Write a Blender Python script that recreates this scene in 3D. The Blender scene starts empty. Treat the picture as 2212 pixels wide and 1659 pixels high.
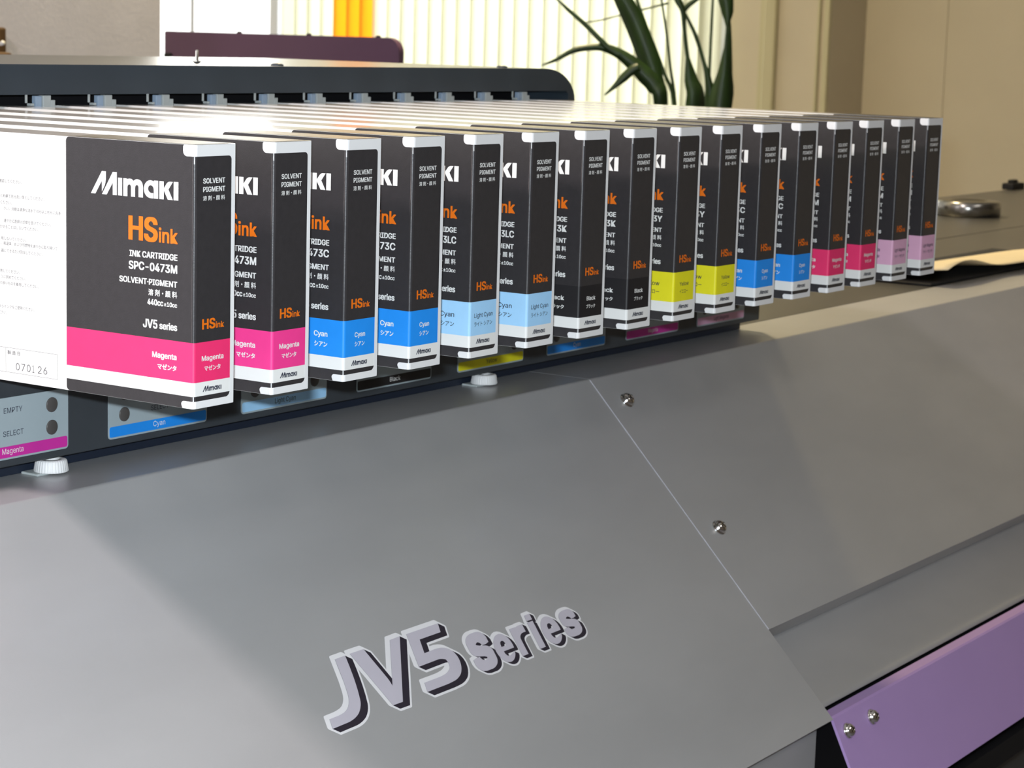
import bpy, bmesh, math, random
from mathutils import Vector, Matrix, Euler
from mathutils.geometry import delaunay_2d_cdt

random.seed(7)
SC = bpy.context.scene
COL = SC.collection
Z0 = 1.15                      # height of the cartridges' tops above the floor; lengths below are written from there

# ------------------------------------------------------------------ camera
cam_d = bpy.data.cameras.new('camera')
cam = bpy.data.objects.new('camera', cam_d)
COL.objects.link(cam)
CF = Vector((0.82266517, 0.5462372, -0.15762915))
CR = Vector((0.55674341, -0.83018619, 0.02876901))
CU = Vector((0.11514684, 0.11142625, 0.98707922))
CP = Vector((-0.79062792, -0.71306704, 0.05555356 + Z0))
cam.matrix_world = Matrix(((CR.x, CU.x, -CF.x, CP.x), (CR.y, CU.y, -CF.y, CP.y), (CR.z, CU.z, -CF.z, CP.z), (0, 0, 0, 1)))
cam_d.sensor_width = 36.0
cam_d.lens = 4681.9 / 2212 * 36.0
cam_d.clip_start = 0.05
cam_d.dof.use_dof = True
cam_d.dof.focus_distance = 1.15
cam_d.dof.aperture_fstop = 34.0
SC.camera = cam

# ------------------------------------------------------------------ sky, daylight, flash, exposure
SC.view_settings.view_transform = 'Standard'
SC.view_settings.look = 'None'
SC.view_settings.exposure = 0.0
SC.view_settings.gamma = 1.0
SC.view_settings.use_curve_mapping = False
SC.cycles.use_denoising = True
SC.cycles.max_bounces = 8
SC.cycles.sample_clamp_indirect = 6.0
world = bpy.data.worlds.new('sky')
SC.world = world
world.use_nodes = True
wb = world.node_tree.nodes['Background']
wb.inputs['Color'].default_value = (1.0, 1.0, 0.97, 1)
wb.inputs['Strength'].default_value = 2.2


def area(name, loc, target, sx, sy, power, color, spread=180):
    d = bpy.data.lights.new(name, 'AREA')
    d.shape = 'RECTANGLE'
    d.size, d.size_y = sx, sy
    d.energy = power
    d.color = color
    d.spread = math.radians(spread)
    o = bpy.data.objects.new(name, d)
    COL.objects.link(o)
    loc = Vector((loc[0], loc[1], loc[2] + Z0))
    target = Vector((target[0], target[1], target[2] + Z0))
    o.location = loc
    o.rotation_euler = (target - loc).to_track_quat('-Z', 'Y').to_euler()
    return o


# daylight outside the big window (behind the vertical blinds) and outside the small window at the back
area('daylight_window', (4.75, 3.4, 0.55), (3.0, 3.2, 0.2), 3.6, 1.9, 150, (1.0, 0.99, 0.93))
area('daylight_back', (-0.95, 1.95, 0.7), (-0.3, 0.0, -0.3), 1.2, 1.2, 20, (1.0, 0.95, 0.95))
# an added overhead fill, lamps on the ceiling, and the camera's own flash
area('ceiling_or_fill_light', (0.6, -1.9, 1.5), (0.6, -1.9, 0.0), 1.6, 0.5, 12, (1.0, 0.95, 0.90))  # unseen soft fill added overhead, with no fixture
area('ceiling_or_fill_light', (2.05, 1.30, 1.5), (2.05, 1.30, 0.0), 0.25, 0.25, 46, (1.0, 0.80, 0.45))
area('ceiling_or_fill_light', (-1.0, 0.4, 1.5), (-1.0, 0.4, 0.0), 0.30, 0.30, 38, (1.0, 0.88, 0.87))
fl = Vector(CP) + CU * 0.030 - CR * 0.019 + CF * 0.01
area('camera_flash', (fl.x, fl.y, fl.z - Z0), (fl.x + CF.x, fl.y + CF.y, fl.z - Z0 + CF.z), 0.028, 0.012, 16.5, (0.84, 0.93, 1.0))


# ------------------------------------------------------------------ materials
def mat(name, col, rough=0.5, metal=0.0, spec=0.5, noise=0.0, nscale=8.0, bump=0.0, bscale=200.0, trans=0.0, coat=0.0, col2=None, stretch=None, rnoise=0.0):
    m = bpy.data.materials.new(name)
    m.use_nodes = True
    nt = m.node_tree
    b = nt.nodes['Principled BSDF']
    b.inputs['Base Color'].default_value = (*col, 1)
    b.inputs['Roughness'].default_value = rough
    b.inputs['Metallic'].default_value = metal
    b.inputs['Specular IOR Level'].default_value = spec
    b.inputs['Coat Weight'].default_value = coat
    tc = nt.nodes.new('ShaderNodeTexCoord')
    mp = nt.nodes.new('ShaderNodeMapping')
    nt.links.new(tc.outputs['Object'], mp.inputs['Vector'])
    if stretch:
        mp.inputs['Scale'].default_value = stretch
    n = nt.nodes.new('ShaderNodeTexNoise')
    n.inputs['Scale'].default_value = nscale
    n.inputs['Detail'].default_value = 4
    nt.links.new(mp.outputs['Vector'], n.inputs['Vector'])
    mx = nt.nodes.new('ShaderNodeMix')
    mx.data_type = 'RGBA'
    c2 = col2 if col2 else tuple(max(0, c * (1 - noise)) for c in col)
    mx.inputs[6].default_value = (*col, 1)
    mx.inputs[7].default_value = (*c2, 1)
    rp = nt.nodes.new('ShaderNodeMapRange')
    rp.inputs['From Min'].default_value = 0.35
    rp.inputs['From Max'].default_value = 0.65
    nt.links.new(n.outputs['Fac'], rp.inputs['Value'])
    nt.links.new(rp.outputs['Result'], mx.inputs[0])
    nt.links.new(mx.outputs[2], b.inputs['Base Color'])
    if rnoise:
        rr = nt.nodes.new('ShaderNodeMapRange')
        rr.inputs['From Min'].default_value = 0.3
        rr.inputs['From Max'].default_value = 0.7
        rr.inputs['To Min'].default_value = rough - rnoise
        rr.inputs['To Max'].default_value = rough + rnoise
        nt.links.new(n.outputs['Fac'], rr.inputs['Value'])
        nt.links.new(rr.outputs['Result'], b.inputs['Roughness'])
    if bump:
        n2 = nt.nodes.new('ShaderNodeTexNoise')
        n2.inputs['Scale'].default_value = bscale
        n2.inputs['Detail'].default_value = 3
        nt.links.new(mp.outputs['Vector'], n2.inputs['Vector'])
        bp = nt.nodes.new('ShaderNodeBump')
        bp.inputs['Strength'].default_value = bump
        bp.inputs['Distance'].default_value = 0.002
        nt.links.new(n2.outputs['Fac'], bp.inputs['Height'])
        nt.links.new(bp.outputs['Normal'], b.inputs['Normal'])
    if trans:
        tr = nt.nodes.new('ShaderNodeBsdfTranslucent')
        nt.links.new(mx.outputs[2], tr.inputs['Color'])
        ms = nt.nodes.new('ShaderNodeMixShader')
        ms.inputs[0].default_value = trans
        nt.links.new(b.outputs[0], ms.inputs[1])
        nt.links.new(tr.outputs[0], ms.inputs[2])
        nt.links.new(ms.outputs[0], nt.nodes['Material Output'].inputs['Surface'])
    return m


M = {}
M['cover'] = mat('satin_grey_paint', (0.50, 0.50, 0.505), 0.36, 0.30, 0.5, noise=0.10, nscale=5, bump=0.03, bscale=900, rnoise=0.05, stretch=(1, 2.5, 2.5))
M['deck'] = mat('dark_grey_paint', (0.085, 0.083, 0.08), 0.34, 0.25, 0.5, noise=0.08, nscale=6, bump=0.03, bscale=900)
M['navy'] = mat('dark_blue_grey_plastic', (0.036, 0.050, 0.066), 0.30, 0.0, 0.5, noise=0.1, nscale=20, bump=0.04, bscale=1500)
M['panel'] = mat('dark_slate_plastic', (0.045, 0.052, 0.06), 0.45, 0.0, 0.4, noise=0.12, nscale=30, bump=0.05, bscale=1500)
M['base'] = mat('dark_navy_base', (0.012, 0.018, 0.034), 0.5, 0.0, 0.4, noise=0.1, nscale=20)
M['inside'] = mat('black_plastic', (0.008, 0.008, 0.010), 0.6, 0.0, 0.3, noise=0.1, nscale=20)
M['plate'] = mat('pale_blue_grey_label', (0.36, 0.43, 0.46), 0.4, 0.0, 0.4, noise=0.05, nscale=30)
M['button'] = mat('smoked_button', (0.085, 0.078, 0.075), 0.35, 0.0, 0.5, noise=0.1, nscale=40)
M['rail'] = mat('grey_plastic_rail', (0.46, 0.50, 0.50), 0.5, 0.0, 0.4, noise=0.05, nscale=30)
M['rail_shade'] = mat('shaded_rail_side', (0.32, 0.42, 0.55), 0.5, 0.0, 0.4, noise=0.05, nscale=30)
M['white_plastic'] = mat('white_plastic', (0.80, 0.80, 0.80), 0.45, 0.0, 0.4, noise=0.03, nscale=30)
M['carton'] = mat('white_carton', (0.80, 0.785, 0.76), 0.30, 0.0, 0.5, noise=0.02, nscale=15, coat=1.0)
M['carton'].node_tree.nodes['Principled BSDF'].inputs['Coat Roughness'].default_value = 0.12
M['label'] = mat('charcoal_print', (0.034, 0.0315, 0.034), 0.38, 0.0, 0.5, noise=0.12, nscale=260, bump=0.05, bscale=1500)
M['white_ink'] = mat('white_print', (0.80, 0.80, 0.78), 0.5, noise=0.02)
M['grey_ink'] = mat('grey_print', (0.13, 0.125, 0.13), 0.6, noise=0.02)
M['dark_ink'] = mat('dark_print', (0.03, 0.035, 0.06), 0.5, noise=0.02)
M['orange_ink'] = mat('orange_print', (0.82, 0.17, 0.004), 0.5, noise=0.04, nscale=50)
M['wear'] = mat('bare_paper_edge', (0.62, 0.62, 0.62), 0.6, noise=0.4, nscale=900)
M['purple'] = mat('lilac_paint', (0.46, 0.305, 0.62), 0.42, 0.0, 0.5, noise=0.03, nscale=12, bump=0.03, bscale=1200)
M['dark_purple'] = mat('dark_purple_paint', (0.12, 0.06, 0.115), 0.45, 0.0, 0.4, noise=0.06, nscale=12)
M['chrome'] = mat('chrome', (0.75, 0.74, 0.72), 0.12, 1.0, noise=0.03, nscale=60)
M['steel'] = mat('steel', (0.34, 0.33, 0.31), 0.22, 1.0, noise=0.06, nscale=40)
M['bare_edge'] = mat('bare_metal_edge', (0.52, 0.51, 0.56), 0.45, 0.0, noise=0.1, nscale=60)
M['badge_face'] = mat('badge_silver', (0.56, 0.53, 0.60), 0.5, noise=0.03, nscale=60)
M['badge_dark'] = mat('badge_black', (0.022, 0.017, 0.030), 0.5, noise=0.1, nscale=60)
M['badge_white'] = mat('badge_white', (0.82, 0.81, 0.83), 0.5, noise=0.02, nscale=60)
M['plaster'] = mat('grey_plaster', (0.78, 0.755, 0.765), 0.85, 0.0, 0.2, noise=0.06, nscale=25, bump=0.16, bscale=160)
M['beige'] = mat('beige_wall_paint', (0.56, 0.50, 0.385), 0.8, 0.0, 0.2, noise=0.04, nscale=6, bump=0.1, bscale=300)
M['trim'] = mat('cream_trim_paint', (0.50, 0.46, 0.30), 0.6, 0.0, 0.3, noise=0.03, nscale=8)
M['white_wall'] = mat('white_wall_paint', (0.66, 0.65, 0.63), 0.85, 0.0, 0.2, noise=0.03, nscale=6)
M['brown_wall'] = mat('dark_taupe_wall_paint', (0.17, 0.15, 0.13), 0.85, 0.0, 0.2, noise=0.03, nscale=6)
M['ceiling'] = mat('white_ceiling_paint', (0.75, 0.74, 0.72), 0.9, 0.0, 0.2, noise=0.02, nscale=6)
M['floor'] = mat('grey_carpet', (0.16, 0.16, 0.17), 0.95, 0.0, 0.1, noise=0.2, nscale=60)
M['blind'] = mat('pale_yellow_blind_fabric', (0.75, 0.755, 0.66), 0.8, 0.0, 0.2, noise=0.04, nscale=30, trans=0.62, stretch=(30, 30, 1))
M['yellow_blind'] = mat('yellow_blind_fabric', (0.90, 0.50, 0.07), 0.8, 0.0, 0.2, noise=0.06, nscale=30, trans=0.62, stretch=(30, 30, 1))
M['frame'] = mat('white_window_frame', (0.62, 0.63, 0.66), 0.5, 0.0, 0.4, noise=0.03, nscale=10)
M['leaf'] = mat('dark_green_leaf', (0.020, 0.050, 0.010), 0.38, 0.0, 0.5, noise=0.35, nscale=14, trans=0.10, stretch=(6, 6, 1))
M['terracotta'] = mat('terracotta', (0.40, 0.16, 0.08), 0.8, noise=0.2, nscale=12)
M['soil'] = mat('soil', (0.05, 0.035, 0.025), 0.95, noise=0.4, nscale=60)
M['paper'] = mat('cream_paper', (0.74, 0.62, 0.40), 0.7, noise=0.03, nscale=20)
M['paper_shade'] = mat('paper_shade', (0.012, 0.011, 0.011), 0.9, noise=0.2, nscale=80)
M['wood'] = mat('brown_wood', (0.16, 0.085, 0.03), 0.5, noise=0.5, nscale=18, stretch=(12, 12, 1))

INKS = {
    'magenta': ((0.84, 0.030, 0.155), 'Magenta', 'マゼンタ', 'white_ink', 'M'),
    'flash_magenta': ((0.86, 0.045, 0.27), 'Magenta', 'マゼンタ', 'white_ink', 'M'),  # the same magenta, coloured pinker where the flash overexposes it
    'violet_magenta': ((0.58, 0.028, 0.33), 'Magenta', 'マゼンタ', 'white_ink', 'M'),
    'cyan': ((0.012, 0.27, 0.84), 'Cyan', 'シアン', 'white_ink', 'C'),
    'light_cyan': ((0.37, 0.66, 0.95), 'Light Cyan', 'ライト シアン', 'dark_ink', 'LC'),
    'black': ((0.012, 0.011, 0.013), 'Black', 'ブラック', 'white_ink', 'K'),
    'yellow': ((0.80, 0.74, 0.012), 'Yellow', 'イエロー', 'dark_ink', 'Y'),
    'light_magenta': ((0.76, 0.42, 0.60), 'Light Magenta', 'ライト マゼンタ', 'dark_ink', 'LM'),
}
for k, v in INKS.items():
    M['ink_' + k] = mat(k + '_print', v[0], 0.5, noise=0.03, nscale=120)


# ------------------------------------------------------------------ mesh helpers
class MB:
    """Collects shapes (written in lengths from the cartridges' tops) into one mesh."""

    def __init__(self):
        self.v, self.f, self.mi, self.sm = [], [], [], []
        self.cur = 0
        self.smooth = False

    def add(self, vs, fs):
        n = len(self.v)
        self.v += [tuple(p) for p in vs]
        for f in fs:
            self.f.append([n + i for i in f])
            self.mi.append(self.cur)
            self.sm.append(self.smooth)
        return self

    def bm(self, b):
        b.verts.ensure_lookup_table()
        b.verts.index_update()
        self.add([v.co[:] for v in b.verts], [[v.index for v in f.verts] for f in b.faces])
        b.free()
        return self

    def box(self, lo, hi, bevel=0.0, seg=2):
        b = bmesh.new()
        bmesh.ops.create_cube(b, size=1.0)
        for v in b.verts:
            v.co = Vector([(lo[i] + hi[i]) / 2 + v.co[i] * (hi[i] - lo[i]) for i in range(3)])
        if bevel:
            bmesh.ops.bevel(b, geom=b.edges[:], offset=bevel, segments=seg, profile=0.5, affect='EDGES')
        return self.bm(b)

    def prism(self, prof, x0, x1, caps=True):
        """A profile of (y, z) points pushed along x."""
        n = len(prof)
        vs = [(x0, y, z) for y, z in prof] + [(x1, y, z) for y, z in prof]
        fs = [[i, (i + 1) % n, n + (i + 1) % n, n + i] for i in range(n)]
        if caps:
            fs += [list(range(n))[::-1], [n + i for i in range(n)]]
        return self.add(vs, fs)

    def prism_y(self, prof, y0, y1):
        """A profile of (x, z) points pushed along y."""
        n = len(prof)
        vs = [(x, y0, z) for x, z in prof] + [(x, y1, z) for x, z in prof]
        fs = [[i, (i + 1) % n, n + (i + 1) % n, n + i] for i in range(n)]
        fs += [list(range(n)), [n + i for i in range(n)][::-1]]
        return self.add(vs, fs)

    def lathe(self, prof, seg=32, mtx=None, flute=0.0, nfl=0):
        vs, fs = [], []
        n = len(prof)
        for s in range(seg):
            a = 2 * math.pi * s / seg
            for j, (r, z) in enumerate(prof):
                rr = r
                if flute and nfl and prof[j][0] > flute * 4 and 0 < j < n - 3:
                    rr = r - flute * (0.5 + 0.5 * math.cos(a * nfl))
                p = Vector((rr * math.cos(a), rr * math.sin(a), z))
                if mtx is not None:
                    p = mtx @ p
                vs.append(p[:])
        for s in range(seg):
            t = (s + 1) % seg
            for j in range(n - 1):
                fs.append([s * n + j, t * n + j, t * n + j + 1, s * n + j + 1])
        return self.add(vs, fs)

    def tube(self, pts, r, seg=10):
        pts = [Vector(p) for p in pts]
        rings = []
        for i, p in enumerate(pts):
            d = (pts[min(i + 1, len(pts) - 1)] - pts[max(i - 1, 0)]).normalized()
            a = d.cross(Vector((0, 0, 1)))
            if a.length < 1e-3:
                a = d.cross(Vector((1, 0, 0)))
            a.normalize()
            b = d.cross(a)
            rr = r[i] if isinstance(r, (list, tuple)) else r
            rings.append([p + (a * math.cos(2 * math.pi * k / seg) + b * math.sin(2 * math.pi * k / seg)) * rr for k in range(seg)])
        vs = [q[:] for R in rings for q in R]
        fs = [[i * seg + k, i * seg + (k + 1) % seg, (i + 1) * seg + (k + 1) % seg, (i + 1) * seg + k] for i in range(len(pts) - 1) for k in range(seg)]
        fs += [list(range(seg))[::-1], [(len(pts) - 1) * seg + k for k in range(seg)]]
        return self.add(vs, fs)

    def map2d(self, geo, fn):
        vs, fs = geo
        return self.add([fn(a, b) for a, b in vs], fs)

    def build(self, name, mats, parent=None):
        me = bpy.data.meshes.new(name)
        L = parent.matrix_basis.translation if parent is not None and parent.type == 'EMPTY' else None
        if parent is not None and L is None:
            L = parent.parent.matrix_basis.translation if parent.parent is not None else Vector((0, 0, 0))
        if L is None:
            L = Vector((0, 0, 0))
        me.from_pydata([(x - L.x, y - L.y, z + Z0 - L.z) for x, y, z in self.v], [], self.f)
        mats = mats if isinstance(mats, (list, tuple)) else [mats]
        for m in mats:
            me.materials.append(M[m])
        me.polygons.foreach_set('material_index', self.mi)
        me.polygons.foreach_set('use_smooth', self.sm)
        me.update()
        o = bpy.data.objects.new(name, me)
        COL.objects.link(o)
        o.parent = parent
        return o


def tag(o, label=None, cat=None, group=None, kind=None):
    if label: o['label'] = label
    if cat: o['category'] = cat
    if group: o['group'] = group
    if kind: o['kind'] = kind
    return o


def thing(name, label, cat, loc=(0, 0, 0), group=None):
    o = bpy.data.objects.new(name, None)
    o.empty_display_size = 0.02
    o.location = (loc[0], loc[1], loc[2] + Z0)
    COL.objects.link(o)
    return tag(o, label, cat, group)


def structure(name, mb, m):
    return tag(mb.build(name, m), kind='structure')


_glyphs = {}
FONT = None
try:                           # the program's own sans-serif; its built-in one otherwise
    import os
    FONT = bpy.data.fonts.load(os.path.join(bpy.utils.system_resource('DATAFILES'), 'fonts', 'Inter.woff2'))
except Exception:
    FONT = None


def union(vs, fs):
    """Overlapping flat faces merged into one sheet without overlaps."""
    ok = []
    ext = max(max(p[1] for p in vs) - min(p[1] for p in vs), 1e-9)
    for f in fs:
        p = [vs[i] for i in f]
        ar = sum(p[i][0] * p[(i + 1) % len(p)][1] - p[(i + 1) % len(p)][0] * p[i][1] for i in range(len(p)))
        if abs(ar) > ext * ext * 4e-6:
            ok.append(list(f) if ar > 0 else list(f)[::-1])
    fs = ok
    c, _e, f, _ov, _oe, of = delaunay_2d_cdt([Vector(p) for p in vs], [], fs, 1, 1e-6)
    return ([tuple(p) for p in c], [list(q) for q, o in zip(f, of) if o])


def rim(g):
    cnt = {}
    for f in g[1]:
        for i in range(len(f)):
            a, b = f[i], f[(i + 1) % len(f)]
            k = (min(a, b), max(a, b))
            cnt[k] = cnt.get(k, 0) + 1
    return [k for k, n in cnt.items() if n == 1]


def tidy(g, tol):
    """The same flat shape with as few points as its outline needs."""
    own = {}
    for f in g[1]:
        for i in range(len(f)):
            own.setdefault((f[i], f[(i + 1) % len(f)]), 0)
    nxt = {}
    for a, b in own:
        if (b, a) not in own:
            nxt.setdefault(a, []).append(b)
    loops = []
    while nxt:
        a0 = next(iter(nxt))
        lp, a = [], a0
        while a in nxt:
            b = nxt[a].pop()
            if not nxt[a]:
                del nxt[a]
            lp.append(a)
            a = b
            if a == a0:
                break
        loops.append([g[0][i] for i in lp])
    out = []
    for p in loops:
        changed = True
        while changed and len(p) > 3:
            changed = False
            q, k = [], 0
            n = len(p)
            while k < n:
                a, b, c = (q[-1] if q else p[-1]), p[k], p[(k + 1) % n]
                L = math.hypot(c[0] - a[0], c[1] - a[1])
                d = abs((c[0] - a[0]) * (b[1] - a[1]) - (c[1] - a[1]) * (b[0] - a[0])) / L if L > 1e-12 else math.hypot(b[0] - a[0], b[1] - a[1])
                if d < tol and k + 1 < n:
                    q.append(p[k + 1])
                    changed = True
                    k += 2
                else:
                    q.append(b)
                    k += 1
            p = q
        if len(p) > 2:
            ar = sum(p[i][0] * p[(i + 1) % len(p)][1] - p[(i + 1) % len(p)][0] * p[i][1] for i in range(len(p))) / 2
            if abs(ar) > tol * tol * 4:
                out.append(ccw(p))
    vs, fs = [], []
    for p in out:
        n = len(vs)
        vs += p
        fs.append(list(range(n, n + len(p))))
    c, _e, f, _ov, _oe, of = delaunay_2d_cdt([Vector(p) for p in vs], [], fs, 1, tol * 0.01)
    return ([tuple(p) for p in c], [list(q) for q, o in zip(f, of) if len(o) % 2])


def ccw(p):
    ar = sum(p[i][0] * p[(i + 1) % len(p)][1] - p[(i + 1) % len(p)][0] * p[i][1] for i in range(len(p)))
    return p if ar > 0 else p[::-1]


def pile(parts):
    vs, fs = [], []
    for pv, pf in parts:
        n = len(vs)
        vs += pv
        fs += [[n + i for i in q] for q in pf]
    return vs, fs


def hull(pts):
    pts = sorted(set(pts))
    def half(ps):
        h = []
        for p in ps:
            while len(h) > 1 and (h[-1][0] - h[-2][0]) * (p[1] - h[-2][1]) - (h[-1][1] - h[-2][1]) * (p[0] - h[-2][0]) <= 0:
                h.pop()
            h.append(p)
        return h
    a, b = half(pts), half(pts[::-1])
    return a[:-1] + b[:-1]


def dilate(g, rx, ry=None, n=0):
    """A flat shape swollen all round by rx across and ry up: square-cornered, or round with n steps."""
    ry = rx if ry is None else ry
    K = [(rx * math.cos(2 * math.pi * i / n), ry * math.sin(2 * math.pi * i / n)) for i in range(n)] if n else [(rx, ry), (-rx, ry), (-rx, -ry), (rx, -ry)]
    parts = [(g[0], [f for f in g[1]])]
    for a, b in rim(g):
        p, q = g[0][a], g[0][b]
        h = hull([(round(c[0] + x, 7), round(c[1] + y, 7)) for c in (p, q) for x, y in K])
        parts.append((h, [list(range(len(h)))]))
    return tidy(union(*pile(parts)), min(rx, ry) * 0.05)


def soften(lp, times=2, sharp=48):
    """Cuts the shallow corners of a loop into curves; sharp corners stay."""
    for _ in range(times):
        q = []
        n = len(lp)
        for i in range(n):
            a, b, c = lp[i - 1], lp[i], lp[(i + 1) % n]
            v1 = (b[0] - a[0], b[1] - a[1])
            v2 = (c[0] - b[0], c[1] - b[1])
            t = abs(math.degrees(math.atan2(v1[0] * v2[1] - v1[1] * v2[0], v1[0] * v2[0] + v1[1] * v2[1])))
            if 3 < t < sharp:
                k = 0.25
                l1, l2 = math.hypot(*v1), math.hypot(*v2)
                m = min(l1, l2) * k
                q += [(b[0] - v1[0] / l1 * m, b[1] - v1[1] / l1 * m), (b[0] + v2[0] / l2 * m, b[1] + v2[1] / l2 * m)]
            else:
                q.append(b)
        lp = q
    return lp


def sweep(g, dx, dy):
    """A flat shape dragged along a straight line."""
    parts = [(g[0], g[1]), ([(a + dx, b + dy) for a, b in g[0]], g[1])]
    for a, b in rim(g):
        p, q = g[0][a], g[0][b]
        if abs((q[0] - p[0]) * dy - (q[1] - p[1]) * dx) < 1e-9:
            continue
        parts.append((ccw([p, q, (q[0] + dx, q[1] + dy), (p[0] + dx, p[1] + dy)]), [[0, 1, 2, 3]]))
    return tidy(union(*pile(parts)), math.hypot(dx, dy) * 0.012)


def glyphs(s, res=3):
    """A line of writing as filled outlines at size 1."""
    key = (s, res)
    if key in _glyphs:
        return _glyphs[key]
    cu = bpy.data.curves.new('writing', 'FONT')
    cu.body = s
    if FONT and all(ord(c) < 0x2000 for c in s):
        cu.font = FONT
    cu.size = 1.0
    cu.resolution_u = res
    cu.fill_mode = 'FRONT'
    ob = bpy.data.objects.new('writing', cu)
    COL.objects.link(ob)
    dg = bpy.context.evaluated_depsgraph_get()
    ev = ob.evaluated_get(dg)
    me = ev.to_mesh()
    g = ([(v.co.x, v.co.y) for v in me.vertices], [list(p.vertices) for p in me.polygons])
    ev.to_mesh_clear()
    bpy.data.objects.remove(ob)
    bpy.data.curves.remove(cu)
    _glyphs[key] = g
    return g


def outline(loops, offset=0.0):
    """Closed loops filled as one flat shape, inner loops left open; offset swells it."""
    cu = bpy.data.curves.new('outline', 'CURVE')
    cu.dimensions = '2D'
    cu.fill_mode = 'FRONT' if False else 'BOTH'
    cu.offset = offset
    for lp in loops:
        sp = cu.splines.new('POLY')
        sp.points.add(len(lp) - 1)
        for p, q in zip(sp.points, lp):
            p.co = (q[0], q[1], 0, 1)
        sp.use_cyclic_u = True
    ob = bpy.data.objects.new('outline', cu)
    COL.objects.link(ob)
    dg = bpy.context.evaluated_depsgraph_get()
    ev = ob.evaluated_get(dg)
    me = ev.to_mesh()
    g = ([(v.co.x, v.co.y) for v in me.vertices], [list(p.vertices) for p in me.polygons])
    ev.to_mesh_clear()
    bpy.data.objects.remove(ob)
    bpy.data.curves.remove(cu)
    return g


def fit_box(g, x0, x1, z0, z1):
    xs = [p[0] for p in g[0]]
    zs = [p[1] for p in g[0]]
    ax, az = min(xs), min(zs)
    sx = (x1 - x0) / (max(xs) - ax)
    sz = (z1 - z0) / (max(zs) - az)
    return ([(x0 + (a - ax) * sx, z0 + (b - az) * sz) for a, b in g[0]], g[1])


def line(t, x0, x1, base, cap, bold=0.0, res=3, vb=0.5):
    """A line of writing set between x0 and x1 on a base line, with capitals cap tall; bold is the thickening as a share of cap."""
    g = glyphs(t, res)
    rx, ry = bold * cap, bold * cap * vb
    xs = [p[0] for p in g[0]]
    ax = min(xs)
    sx = (x1 - x0 - 2 * rx) / (max(xs) - ax)
    sz = (cap - 2 * ry) / max(p[1] for p in glyphs('H')[0])
    g = ([(x0 + rx + (a - ax) * sx, base + ry + b * sz) for a, b in g[0]], g[1])
    return dilate(g, rx, ry) if bold else g


def boxed(t, x0, x1, z0, z1, bold=0.0, res=3):
    """Writing set to fill a box; bold is the thickening as a share of its height."""
    rx = bold * (z1 - z0)
    g = fit_box(glyphs(t, res), x0 + rx, x1 - rx, z0 + rx, z1 - rx)
    return dilate(g, rx, rx) if bold else g


def shift(g, da, db):
    return ([(a + da, b + db) for a, b in g[0]], g[1])


def arc(cx, cy, r, a0, a1, n=6):
    return [(cx + r * math.cos(math.radians(a0 + (a1 - a0) * i / n)), cy + r * math.sin(math.radians(a0 + (a1 - a0) * i / n))) for i in range(n + 1)]


# ------------------------------------------------------------------ the room
FL = -Z0
XW, XW2 = 4.2, 4.4             # the window wall, and the wall beside it that stands a little further back
YB = 1.5                       # the plaster wall behind the cartridge station
structure('floor', MB().box((-2.5, -3.3, FL - 0.1), (XW2 + 0.2, 6.2, FL)), 'floor')
structure('ceiling', MB().box((-2.5, -3.3, 1.55), (XW2 + 0.2, 6.2, 1.65)), 'ceiling')
structure('wall_left', MB().box((-2.5, -3.3, FL), (-2.35, YB + 0.15, 1.55)), 'white_wall')
structure('wall_front', MB().box((-2.35, -3.3, FL), (XW2, -3.15, 1.55)), 'brown_wall')
wb_ = MB()
wx0, wx1, wz0, wz1 = -1.55, -0.35, 0.1, 1.25
wb_.box((-2.35, YB, FL), (wx0, YB + 0.15, 1.55)).box((wx1, YB, FL), (1.587, YB + 0.15, 1.55))
wb_.box((wx0, YB, FL), (wx1, YB + 0.15, wz0)).box((wx0, YB, wz1), (wx1, YB + 0.15, 1.55))
structure('wall_back', wb_, 'plaster')
w2 = MB()
w2.box((wx0, YB + 0.02, wz0), (wx1, YB + 0.1, wz0 + 0.05)).box((wx0, YB + 0.02, wz1 - 0.05), (wx1, YB + 0.1, wz1))
w2.box((wx0, YB + 0.02, wz0), (wx0 + 0.05, YB + 0.1, wz1)).box((wx1 - 0.05, YB + 0.02, wz0), (wx1, YB + 0.1, wz1))
structure('window_2', w2, 'frame')
structure('wall_side', MB().box((1.437, YB + 0.15, FL), (1.587, 6.1, 1.55)), 'white_wall')
structure('wall_far', MB().box((1.437, 6.05, FL), (XW2, 6.2, 1.55)), 'white_wall')
wr = MB()
wr.box((XW2, -3.3, FL), (XW2 + 0.15, 1.675, 1.55))                       # the part further back
wr.box((XW, 1.675, FL), (XW2 + 0.15, 1.965, 1.55))                       # the pier beside the window
wr.box((XW, 1.965, FL), (XW + 0.12, 6.05, -0.75)).box((XW, 1.965, 1.35), (XW + 0.12, 6.05, 1.55))
wr.box((XW, 5.7, -0.75), (XW + 0.12, 6.05, 1.35))
structure('wall_right', wr, 'beige')
t1 = MB()
t1.box((XW - 0.022, 1.822, FL), (XW, 1.856, 1.55), 0.006, 2)
t1.box((XW - 0.012, 1.845, FL), (XW, 1.872, 1.55), 0.004, 2)
structure('trim_1', t1, 'trim')
t2 = MB()
t2.box((XW - 0.012, 1.704, FL), (XW, 1.712, 1.55), 0.003, 2)
t2.box((XW - 0.016, 1.675, FL), (XW, 1.690, 1.55), 0.004, 2)
structure('trim_2', t2, 'trim')
structure('trim_3', MB().box((XW2 - 0.003, 1.452, FL), (XW2, 1.474, 1.55), 0.0012, 2), 'beige')
w1 = MB()
for y in (1.985, 3.44, 5.68):
    w1.box((XW + 0.03, y - 0.03, -0.75), (XW + 0.10, y + 0.03, 1.35), 0.006)
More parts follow.
